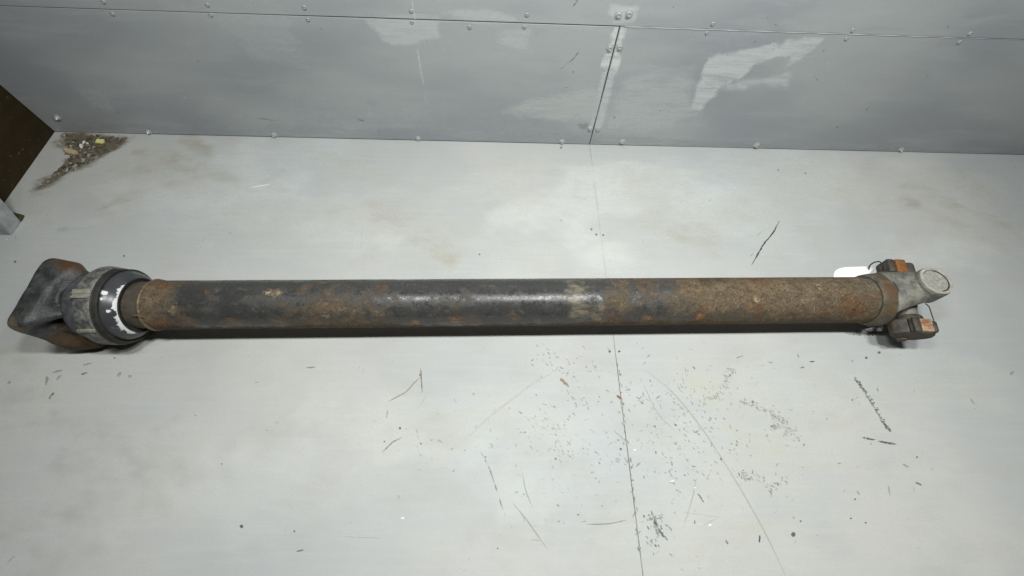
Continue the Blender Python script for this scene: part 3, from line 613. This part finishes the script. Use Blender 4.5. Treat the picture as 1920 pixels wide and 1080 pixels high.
for px, py, r in ((1143, 659, 5.5), (1161, 659, 5.5), (1267, 797, 4), (1159, 825, 4), (1164, 842, 5), (1487, 1002, 9), (1624, 671, 5), (1648, 661, 6), (1598, 750, 3.6), (1603, 936, 3.6), (1595, 972, 4), (1623, 980, 4), (1501, 977, 4), (1719, 857, 3.4),
                  (1109, 430, 4), (1118, 440, 4), (1131, 441, 4), (899, 477, 3.4), (1052, 277, 4), (29, 491, 5), (233, 480, 4), (933, 1028, 4), (789, 832, 4), (721, 828, 3.6), (750, 803, 5), (788, 703, 5), (910, 857, 4), (1084, 965, 4), (1042, 860, 4), (453, 987, 8), (552, 996, 4), (416, 870, 3.4), (215, 671, 3.6), (1598, 677, 3), (1753, 628, 3), (1459, 319, 3), (1510, 325, 3.4)):
    fs.dot(px, py, r*.9, (.13, .125, .115), .8)
for px, py, r in ((1260, 903, 7), (1331, 985, 6), (1190, 844, 5), (13, 450, 3), (755, 972, 7), (1303, 915, 4)):
    fs.line([(px-r/2, py), (px+r/2, py-1)], r*.7, (.80, .80, .78), .9, .5)
fs.build('floor_scratches', SOLID, floor)

# left side wall of dark board
bm = bmesh.new(); box(bm, XL-.03, XL-.0005, .15, YW+.004, 0, .95)
tag(from_bm('side_wall', bm, BOARD), 'dark brown speckled board wall closing the left corner', 'wall')

# grey post leaning back at the left edge, with a wedge of dark wood at its foot
a0, a1 = on_floor(40.5, 416), on_floor(22, 441)
post = empty('leaning_post', (a0.x, a0.y, 0))
tag(post, 'grey painted wooden post leaning by the left side wall', 'post')
lean = Vector((-.02, .36, .93)).normalized(); bm = bmesh.new()
wdir = Vector((a1.x-a0.x, a1.y-a0.y, 0)); xdir = Vector((-.045, 0, 0))
rings = []
for k in (0, .05, .3, .55):
    b = lean*k
    rings.append([b, b+wdir, b+wdir+xdir, b+xdir])
sweep(bm, rings); bmesh.ops.bevel(bm, geom=list(bm.edges), offset=.002, segments=2, affect='EDGES')
from_bm('post_shaft', bm, POST, post)
p0, p1, p2 = on_floor(28, 400), on_floor(47, 405), on_floor(41, 416)
bm = bmesh.new(); cen = (p0+p1+p2)/3
rings = [[(p-cen)*k+Vector((0, 0, z)) for p in (p0, p1, p2)] for z, k in ((0, 1), (.006, .98), (.009, .8))]
sweep(bm, rings); wd = from_bm('wood_wedge', bm, DARKW); wd.location = cen
tag(wd, 'small dark brown wooden wedge at the foot of the leaning post', 'wedge')

# dirt swept into the corner
dp = Marks('floor'); dcol = (.15, .13, .092)
dp.area([(122, 252), (250, 256), (215, 282), (175, 302), (135, 318), (125, 300), (140, 285), (128, 276), (112, 272)], dcol, 1.35, .018, .005)
dp.area([(135, 318), (145, 298), (175, 298), (150, 318), (100, 345), (62, 362), (70, 345), (100, 325)], (.19, .172, .135), 1.1, .022, .005)
dp.area([(96, 262), (125, 262), (125, 280), (100, 274)], (.14, .12, .07), .7, .012, .005)
me_stain = mark_material('corner_dirt', 45, (1, 1, 1), .20, .55, .9)
dirt = dp.build('dirt', me_stain, None)
tag(dirt, 'brown dirt and dust swept into the left corner by the wall', 'dirt', kind='stuff')
bm = bmesh.new(); verts = 0
DPOLY = [((122, 254), (245, 256), (130, 318)), ((140, 290), (215, 280), (70, 355))]
def lump(bm, c, sx, sy, sz, seed):
    r = random.Random(seed); a = r.uniform(0, 3.14); ca, sa = math.cos(a), math.sin(a); n = 6; ringz = []
    for z, k in ((0, 1), (.6, .85), (1, .4)):
        rg = []
        for i in range(n):
            t_ = 2*math.pi*i/n; x, y = sx*k*math.cos(t_)*r.uniform(.75, 1.2), sy*k*math.sin(t_)*r.uniform(.75, 1.2)
            rg.append(Vector((c.x+x*ca-y*sa, c.y+x*sa+y*ca, .0006+sz*z*r.uniform(.8, 1.1))))
        ringz.append(rg)
    sweep(bm, ringz)
for k in range(420):
    A, B, D = DPOLY[0 if rnd.random() < .6 else 1]; u, v = sorted((rnd.random(), rnd.random()))
    px = A[0]*u+B[0]*(v-u)+D[0]*(1-v); py = A[1]*u+B[1]*(v-u)+D[1]*(1-v); c = on_floor(px, py)
    if c.y > YW-.01 or c.x < XL+.01: continue
    s = rnd.uniform(.0012, .0042); lump(bm, c, s*rnd.uniform(1, 3), s, s*rnd.uniform(.5, 1.0), k)
t = NT('crumbs'); pc = t.n('ShaderNodeTexVoronoi'); pc.inputs['Scale'].default_value = 110; t.put(pc.inputs['Vector'], t.co())
sp = t.n('ShaderNodeSeparateColor'); t.put(sp.inputs[0], pc.outputs['Color'])
c = t.mix(sp.outputs[0], (.055, .042, .028), (.20, .165, .115)); c = t.mix(t.ramp(sp.outputs[1], .90, .94), c, (.40, .38, .33))
tag(from_bm('crumbs', bm, t.out(c, .9)), 'loose crumbs and wood shavings lying in the corner dirt', 'crumbs', kind='stuff')
def chip(name, pts, h, mat, label, cat):
    P = [on_floor(*p) for p in pts]; cen = sum(P, Vector())/len(P); bm = bmesh.new()
    rings = [[(p-cen)*k+Vector((0, 0, z+.0012*math.sin(i*2.1)*(1 if z > .002 else 0))) for i, p in enumerate(P)] for z, k in ((.002, .95), (.004, 1), (h*.8, .93), (h, .7))]
    sweep(bm, rings); o = from_bm(name, bm, mat); o.location = cen; return tag(o, label, cat, 'white chips in the corner dirt' if name == 'white_chip' else None)
chip('yellow_scrap', [(181, 270), (184, 265), (191, 264), (198, 264), (198, 269), (192, 271)], .009, YELC, 'small bright yellow scrap lying on the corner dirt', 'scrap')
chip('wood_chip', [(120, 283), (127, 281), (133, 282), (148, 286), (150, 290), (140, 292), (128, 290)], .012, WOODC, 'pale tan wood chip at the left edge of the dirt', 'wood chip')
chip('white_chip', [(152, 278), (154, 273), (158, 273), (157, 278), (154, 280)], .009, WHTC, 'largest white chip in the middle of the corner dirt', 'chip')
chip('white_chip', [(156, 271), (161, 266), (162, 267), (158, 271)], .006, WHTC, 'thin white sliver just above the largest white chip', 'chip')
chip('white_chip', [(163, 269), (168, 270), (167, 272), (163, 271)], .006, WHTC, 'tiny white sliver between the largest white chip and the yellow scrap', 'chip')
chip('white_chip', [(111, 269), (115, 271), (117, 274), (114, 273)], .006, WHTC, 'white sliver at the far left end of the dirt', 'chip')

# ================================================================== DRIVE SHAFT
shaft = empty('drive_shaft', (0, Y0, 0), TURN)
tag(shaft, 'long dirty steel drive shaft lying across the grey floor', 'drive shaft')

# tube
n = 96; xs = np.linspace(-.792, .905, 140); rings = []
for x in xs:
    rings.append([Vector((x, r*math.cos(a), ZA+r*math.sin(a))) for a in (2*math.pi*i/n for i in range(n))
                  for r in (RT+.0005*mnoise.noise((x*9, math.cos(a)*1.5, math.sin(a)*1.5)),)])
bm = bmesh.new(); sweep(bm, rings); from_bm('tube', bm, TUBE, shaft, True, 40)

def wobbly_lathe(name, prof, mat, n=96, amp=0., freq=40, cap=True, ang=38):
    bm = bmesh.new(); rr = lathe_rings(prof, n)
    for rg in rr:
        for p in rg:
            d = Vector((0, p.y, p.z-ZA)); L = d.length
            if L > 1e-6 and amp: k = amp*mnoise.noise(Vector(p)*freq); p.y += d.y/L*k; p.z += d.z/L*k
    sweep(bm, rr, cap=cap); return from_bm(name, bm, mat, shaft, True, ang)
wobbly_lathe('neck', [(-.845, .050), (-.826, .0535), (-.800, .0545), (-.788, .0548)], NECK, amp=.0005)
# weld bead: ring with uneven section
bm = bmesh.new(); R0 = []
for i in range(140):
    a = 2*math.pi*i/140; r = .0036*(1+.22*mnoise.noise((math.cos(a)*9, math.sin(a)*9, 2))); cx = -.790+.0012*mnoise.noise((math.cos(a)*4, math.sin(a)*4, 5))
    R0.append([Vector((cx+r*1.0*math.cos(b), (.0572+r*math.sin(b))*math.cos(a), ZA+(.0572+r*math.sin(b))*math.sin(a))) for b in (2*math.pi*j/10 for j in range(10))])
sweep(bm, R0+[R0[0]], cap=False); bmesh.ops.remove_doubles(bm, verts=bm.verts, dist=1e-6)
from_bm('weld_bead', bm, BEAD, shaft, True)
q = on_tube(262, 592, .060); bm = bmesh.new()
tube_path(bm, spline([q+Vector((-.012, -.002, .004)), q+Vector((-.003, .0, .003)), q+Vector((.008, -.004, -.002))], 4), [.0006]+[.0016]*7+[.0006], 7)
from_bm('weld_spur', bm, BEAD, shaft, True)

# dust cover with the dark groove inside it
wobbly_lathe('dust_cover', [(-.872, .0815), (-.858, .0815), (-.852, .0808), (-.846, .0782), (-.839, .0735), (-.832, .0675), (-.828, .0630), (-.8275, .0610), (-.829, .0592), (-.836, .0575), (-.848, .057)], COVER, amp=.0002, cap=False, ang=50)
wobbly_lathe('groove', [(-.8320, .0640), (-.8268, .0634), (-.8262, .0622), (-.8270, .0600), (-.8310, .0575), (-.8315, .050)], RIM, cap=False)

# collar: ring with a stepped lip on the far side
n = 144; bm = bmesh.new()
def lip(a):      # a: angle, 0 = far side, pi/2 = top
    a = (a+math.pi) % (2*math.pi)-math.pi
    return .010 if -.55 < a < .55 else (.005 if -.75 < a < 1.05 else 0.)
prof = [(-.898, .080), (-.898, .0885), (-.8955, .0905), (-.866, .0915), (-.862, .0905), (-.860, .0885), (-.852, .0880), (-.850, .0868), (-.850, .0832), (-.858, .0822), (-.872, .0818)]
rr = lathe_rings(prof, n)
for i, rg in enumerate(rr):
    for j, p in enumerate(rg):
        a_ = (2*math.pi*j/n+math.pi) % (2*math.pi)-math.pi
        if 3 <= i <= 7 and -1.3 < a_ < .80:
            k_ = 1-.0065/.0885; p.y *= k_; p.z = ZA+(p.z-ZA)*k_
sweep(bm, rr, cap=False)
bm.faces.ensure_lookup_table()
col = from_bm('collar', bm, COLLAR, shaft, True, 40); col.data.materials.append(RIM)
for p in col.data.polygons:
    c_ = p.center
    if c_.x > -.8615: p.material_index = 1
# lugs on the collar, each a pair of ribs
def lug(px, py, wide, two):
    q = on_tube(px, py, .091); a = math.atan2(q.z-ZA, q.y); bm = bmesh.new()
    M = Matrix.Translation((-.8805, 0, ZA)) @ Matrix.Rotation(a, 4, 'X')
    if two:
        box(bm, -.0185, .0185, .088, .0945, -.0125, -.002, M, .0015); box(bm, -.0185, .0185, .088, .0950, .002, .0075, M, .0012); box(bm, -.0175, .0175, .087, .0925, -.003, .003, M, .0005)
    else:
        box(bm, -.0185, .0185, .088, .0945, -.004, .004, M, .0013)
    return from_bm('collar_lug', bm, LUG, shaft, True, 40)
LUG = grimy('lug_dust', (.20, .195, .155), (.33, .32, .26), (.20, .18, .12), (.15, .13, .09), .4, .1, .6, .05, 60, low=False)
lug(158, 553, 1, True); lug(153, 620, 1, False)
for a in (1.2, .2, -.9, -2.2): 
    bm = bmesh.new(); M = Matrix.Translation((-.8805, 0, ZA)) @ Matrix.Rotation(a if a != 1.2 else .95, 4, 'X')
    if a < 0: box(bm, -.0185, .0185, .088, .0935, -.005, .005, M, .0013); from_bm('collar_lug', bm, LUG, shaft, True, 40)
    else: bm.free()

# hub between collar and flange
wobbly_lathe('hub', [(-.945, .060), (-.938, .0715), (-.930, .0755), (-.915, .079), (-.896, .0815)], HUB, amp=.0006)

# flange yoke: square end with four rounded ears, ribs running back to the hub
def sq(a, h, p):
    c, s = abs(math.cos(a)), abs(math.sin(a)); return h/((c**p+s**p)**(1/p))
n = 192; rings = []
def step(t_, a_, b_):
    u = min(1, max(0, (t_-a_)/(b_-a_))); return u*u*(3-2*u)
for x, k in ((-1.007, 0), (-1.007, .5), (-1.006, .93), (-1.0045, .965), (-1.001, .99), (-.996, 1), (-.990, 1), (-.984, 1), (-.978, 1), (-.972, 1), (-.966, 1), (-.960, 1), (-.954, 1), (-.948, 1), (-.942, 1), (-.936, 1), (-.930, 1), (-.924, 1)):
    rg = []
    for i in range(n):
        a = 2*math.pi*i/n; u = (x+1.006)/.082
        corner = (.5-.5*math.cos(4*a))
        r0 = sq(a, .0890, 5.6+5*math.exp(-((a-math.radians(135))/.45)**2)) - .0015*math.cos(4*a)*(u > 0)
        top = max(0, math.sin(a))**2 if math.sin(a) > .60 else 0
        top = step(math.sin(a), .62, .80)
        rib = corner**3
        start = .06+.44*top*(1-rib)+.34*rib; end = .42+.22*top*(1-rib)+.56*rib
        ho = math.exp(-((a-math.radians(155))/.20)**2)+.6*math.exp(-((a-math.radians(270))/.35)**2); ho = min(1, ho)
        start = start*(1-ho)+.10*ho; end = end*(1-ho)+.34*ho
        lobe = math.exp(-((a-math.radians(47))/.42)**2)+math.exp(-((a-math.radians(228))/.36)**2)   # two long ears reaching back over the hub
        start += (.74-start)*min(1, lobe); end += (1.06-end)*min(1, lobe)
        f = step(u, start, end)
        taper = r0*(1-.11*u*(1-.3*corner)-.13*u*u*math.exp(-((a-math.radians(47))/.5)**2))
        neck = .0640+.010*step(u, .80, .98)-.026*ho*(1-step(u, .6, .95))
        r = taper*(1-f)+min(neck, taper)*f
        r += .0016*mnoise.noise((x*34, math.cos(a)*3.1, math.sin(a)*3.1))+.0007*mnoise.noise((x*110, math.cos(a)*9, math.sin(a)*9))
        rg.append(Vector((x, r*k*math.cos(a), ZA+r*k*math.sin(a))))
    rings.append(rg)
bm = bmesh.new(); sweep(bm, rings[1:])
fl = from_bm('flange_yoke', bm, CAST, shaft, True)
remesh(fl, .0017, 3)

# right end: groove, band, yoke
wobbly_lathe('weld_band', [(.902, .052), (.9045, .0535), (.9060, .0600), (.910, .0622), (.920, .0640), (.930, .0652), (.937, .0655), (.941, .0648)], BAND, amp=.0006)
wobbly_lathe('shade_ring', [(.9380, .0640), (.9400, .0661), (.9430, .0664), (.9455, .0650), (.9460, .0620)], RIM, amp=.0003, cap=False)  # added dark ring, stands in for the shadow line between band and yoke
wobbly_lathe('shade_ring', [(.9030, .0560), (.9045, .0574), (.9062, .0592), (.9085, .0612), (.9095, .0600)], RIM, amp=.0004, cap=False)  # added dark ring, paints the groove between tube and band darker
XC = 1.012; TIL = math.radians(1)
E1 = Vector((0, math.sin(TIL), math.cos(TIL))).normalized(); CC = Vector((XC, 0, ZA)); CE = CC+Vector((.007, .004, 0))
E2 = Vector((-.17, -1, -.03)).normalized()          # towards the viewer
def frame(o, z, x):
    z = z.normalized(); y = z.cross(x).normalized(); x = y.cross(z); 
    return Matrix(((x.x, y.x, z.x, o.x), (x.y, y.y, z.y, o.y), (x.z, y.z, z.z, o.z), (0, 0, 0, 1)))
bm = bmesh.new()
sweep(bm, lathe_rings([(.934, .050), (.936, .0640), (.942, .0645), (.948, .0610), (.955, .052), (.960, .03)], 64))
for sgn in (1, -1):
    ax = Vector((E1.x, E1.y*sgn, E1.z*sgn)) if sgn > 0 else Vector((E1.x, -E1.y, -E1.z))
    rings = []
    for i in range(9):
        s = i/8; cx = .936+(XC-.936)*s
        h = .038+(.060-.038)*(s**.8); cen = Vector((cx+(CE.x-CC.x)*s+(ax.x*-.03)*(1-s), (CE.y)*s, ZA))+ax*h
        wy = .056-.017*math.sin(s*math.pi*.5); th = .026-.006*s+.004*math.sin(s*3.14)
        side = Vector((0, -math.cos(TIL), math.sin(TIL)))
        rings.append([cen+side*wy*(abs(math.cos(a))**.7*math.copysign(1, math.cos(a)))+ax*th*(abs(math.sin(a))**.8*math.copysign(1, math.sin(a)))*(1-.25*abs(math.cos(a))) for a in (2*math.pi*j/24 for j in range(24))])
    sweep(bm, rings)
    M = frame(CE, ax, Vector((1, 0, 0)))
    rz = lathe_z([(.040, .034), (.046, .0375), (.080, .0375), (.0845, .0370), (.085, .035)], 48)
    sweep(bm, [[M @ p for p in rg] for rg in rz])
yk = from_bm('end_yoke', bm, YOKE, shaft, True); remesh(yk, .0018, 9)
for sgn in (1, -1):
    M = frame(CE, Vector((E1.x, E1.y*sgn, E1.z*sgn)), Vector((1, 0, 0))); bm = bmesh.new()
    rz = lathe_z([(.078, .0320), (.0860, .0360), (.0885, .0352), (.0890, .0335), (.0885, .0295), (.0865, .0285), (.0830, .0282)], 56)
    for rg in rz:
        for p in rg: p.z += .0006*mnoise.noise(p*90); p.x += .0006*mnoise.noise(p*70)
    sweep(bm, [[M @ p for p in rg] for rg in rz], cap=False); cupo = from_bm('bearing_seat', bm, CUP, shaft, True, 45)
    bm = bmesh.new(); rz = lathe_z([(.0835, .0278), (.0865, .0273), (.0872, .0258), (.0860, .0215), (.0864, .012), (.0864, .002)], 56)
    for rg in rz:
        for p in rg: p.z += .0010*mnoise.noise(p*60)
    sweep(bm, [[M @ p for p in rg] for rg in rz]); from_bm('bearing_cup', bm, CUPF, cupo, True, 45)
    # snap ring pieces beside the cup
    bm = bmesh.new(); tube_path(bm, [M @ Vector((.0272*math.cos(a), .0272*math.sin(a), .0876)) for a in np.linspace(-1.5, 1.4, 30)], .0011, 6)
    from_bm('snap_ring', bm, RIM, cupo, True)
# cross
bm = bmesh.new()
for ax, L in ((E1, .07), (E2, .062)):
    for sgn in (1, -1):
        M = frame(CC, ax*sgn, Vector((1, 0, 0)))
        rz = lathe_z([(-.02, .024), (.018, .025), (.032, .0215), (L, .0205)], 28); sweep(bm, [[M @ p for p in rg] for rg in rz])
cr = from_bm('joint_cross', bm, YOKE, shaft, True); remesh(cr, .0022, 5)
# wing bearing blocks on the two free trunnions
def bearing(sgn, pad_mat, spin):
    M = frame(CC, E2*sgn, Vector((math.cos(spin), 0, math.sin(spin))))
    bm = bmesh.new()
    rz = lathe_z([(.050, .0255), (.054, .0275), (.068, .0275), (.072, .026)], 32); sweep(bm, [[M @ p for p in rg] for rg in rz])
    sc_ = .90 if sgn > 0 else .76
    outl = [(-.044, -.016), (-.050, -.006), (-.048, .010), (-.036, .020), (-.016, .026), (.014, .027), (.034, .020), (.047, .008), (.049, -.008), (.040, -.019), (.018, -.033), (-.020, -.034)]
    rings = [[M @ Vector((x*k*sc_, y*k*sc_, z)) for x, y in outl] for z, k in ((.060, .9), (.062, .97), (.065, 1), (.092, 1), (.0965, .96), (.098, .9))]
    sweep(bm, rings)
    o = from_bm('bearing_block', bm, BLOCK, shaft, True, 32); remesh(o, .0016, 8)
    # raised machined pad and slot on the upper edge
    def piece(name, mat, x0, x1, y0, y1, z0, z1, bev):
        bm = bmesh.new(); box(bm, x0, x1, y0, y1, z0, z1, M, bev); return from_bm(name, bm, mat, o, True, 40)
    return M, o, piece
M, o, piece = bearing(1, PADT, .22)
piece('contact_pad', PADT, .005, .0295, .010, .0285, .063, .0955, .0025)
piece('clamp_saddle', BLOCK, -.011, .0045, .008, .0310, .060, .0985, .004)
piece('end_lug', BLOCK, .0300, .043, .002, .0240, .064, .094, .006)
piece('slot', RIM, -.0175, -.0115, .010, .0268, .065, .0970, .001)
bm = bmesh.new(); rz = lathe_z([(.092, .011), (.1015, .0105), (.103, .008)], 6)
sweep(bm, [[M @ (p+Vector((-.012, -.022, 0))) for p in rg] for rg in rz]); from_bm('bolt_head', bm, BLOCK, o, False)
M, o, piece = bearing(-1, PADR, .12)
piece('contact_pad', PADR, -.016, .009, -.0325, -.010, .060, .0990, .004)
piece('end_lug', BLOCK, .0095, .032, -.0285, -.006, .060, .0960, .008)
piece('clamp_saddle', BLOCK, -.034, -.0175, -.0320, -.006, .060, .0985, .004)
# lock wires
bm = bmesh.new(); p = CC+E1*.03
wp_ = [CC+E2*.026+Vector((.024, 0, .030)), CC+E2*.034+Vector((.034, 0, .027)), CC+E2*.052+Vector((.041, 0, .021)), CC+E2*.072+Vector((.047, 0, .016)), CC+E2*.088+Vector((.052, 0, .010))]
tube_path(bm, spline(wp_, 6), .0011, 7); from_bm('lock_wire', bm, WIRE, shaft, True)
bm = bmesh.new()
wp_ = [CC-E2*.070+Vector((.044, 0, .010)), CC-E2*.062+Vector((.058, 0, .016)), CC-E2*.048+Vector((.062, 0, .014)), CC-E2*.036+Vector((.060, 0, .004))]
tube_path(bm, spline(wp_, 6), .0013, 7); from_bm('lock_wire', bm, WIRE, shaft, True)

# white card tag tied to the far bearing with black wire
tz = .080
tp = [on_floor(x, y, tz) for x, y in ((1567, 517), (1567, 511.5), (1569, 506.5), (1573, 503), (1579, 501.4), (1586, 501.2), (1598, 502.2), (1616, 502), (1634, 498), (1636, 505), (1628, 514))]
low = [on_floor(x, y, tz) for x, y in ((1568, 528), (1600, 532), (1626, 524))]
cen = sum(tp, Vector())/len(tp)
bm = bmesh.new(); outl = [p-cen for p in tp]+[low[2]-cen, low[1]-cen, low[0]-cen]
top = [bm.verts.new(p+Vector((0, 0, .007*math.sin(p.x*42+.6)))) for p in outl]
f = bm.faces.new(top); r = bmesh.ops.extrude_face_region(bm, geom=[f]); bmesh.ops.translate(bm, verts=[v for v in r['geom'] if isinstance(v, bmesh.types.BMVert)], vec=(0, 0, -.0006))
bmesh.ops.triangulate(bm, faces=bm.faces)
tg = empty('paper_tag', cen); tag(tg, 'blank white card tag wired to the far bearing behind the shaft', 'tag')
from_bm('card', bm, TAGM, tg)
bm = bmesh.new(); wpts = [on_floor(x, y, z)-cen for x, y, z in ((1629, 506, tz+.003), (1630, 500, tz+.012), (1634, 495, tz+.022), (1641, 491.5, tz+.034), (1650, 491, tz+.036), (1654, 498, tz+.036), (1656, 506, tz+.03))]
tube_path(bm, spline(wpts, 6), .0016, 7); from_bm('wire_tie', bm, WIRE, tg, True)
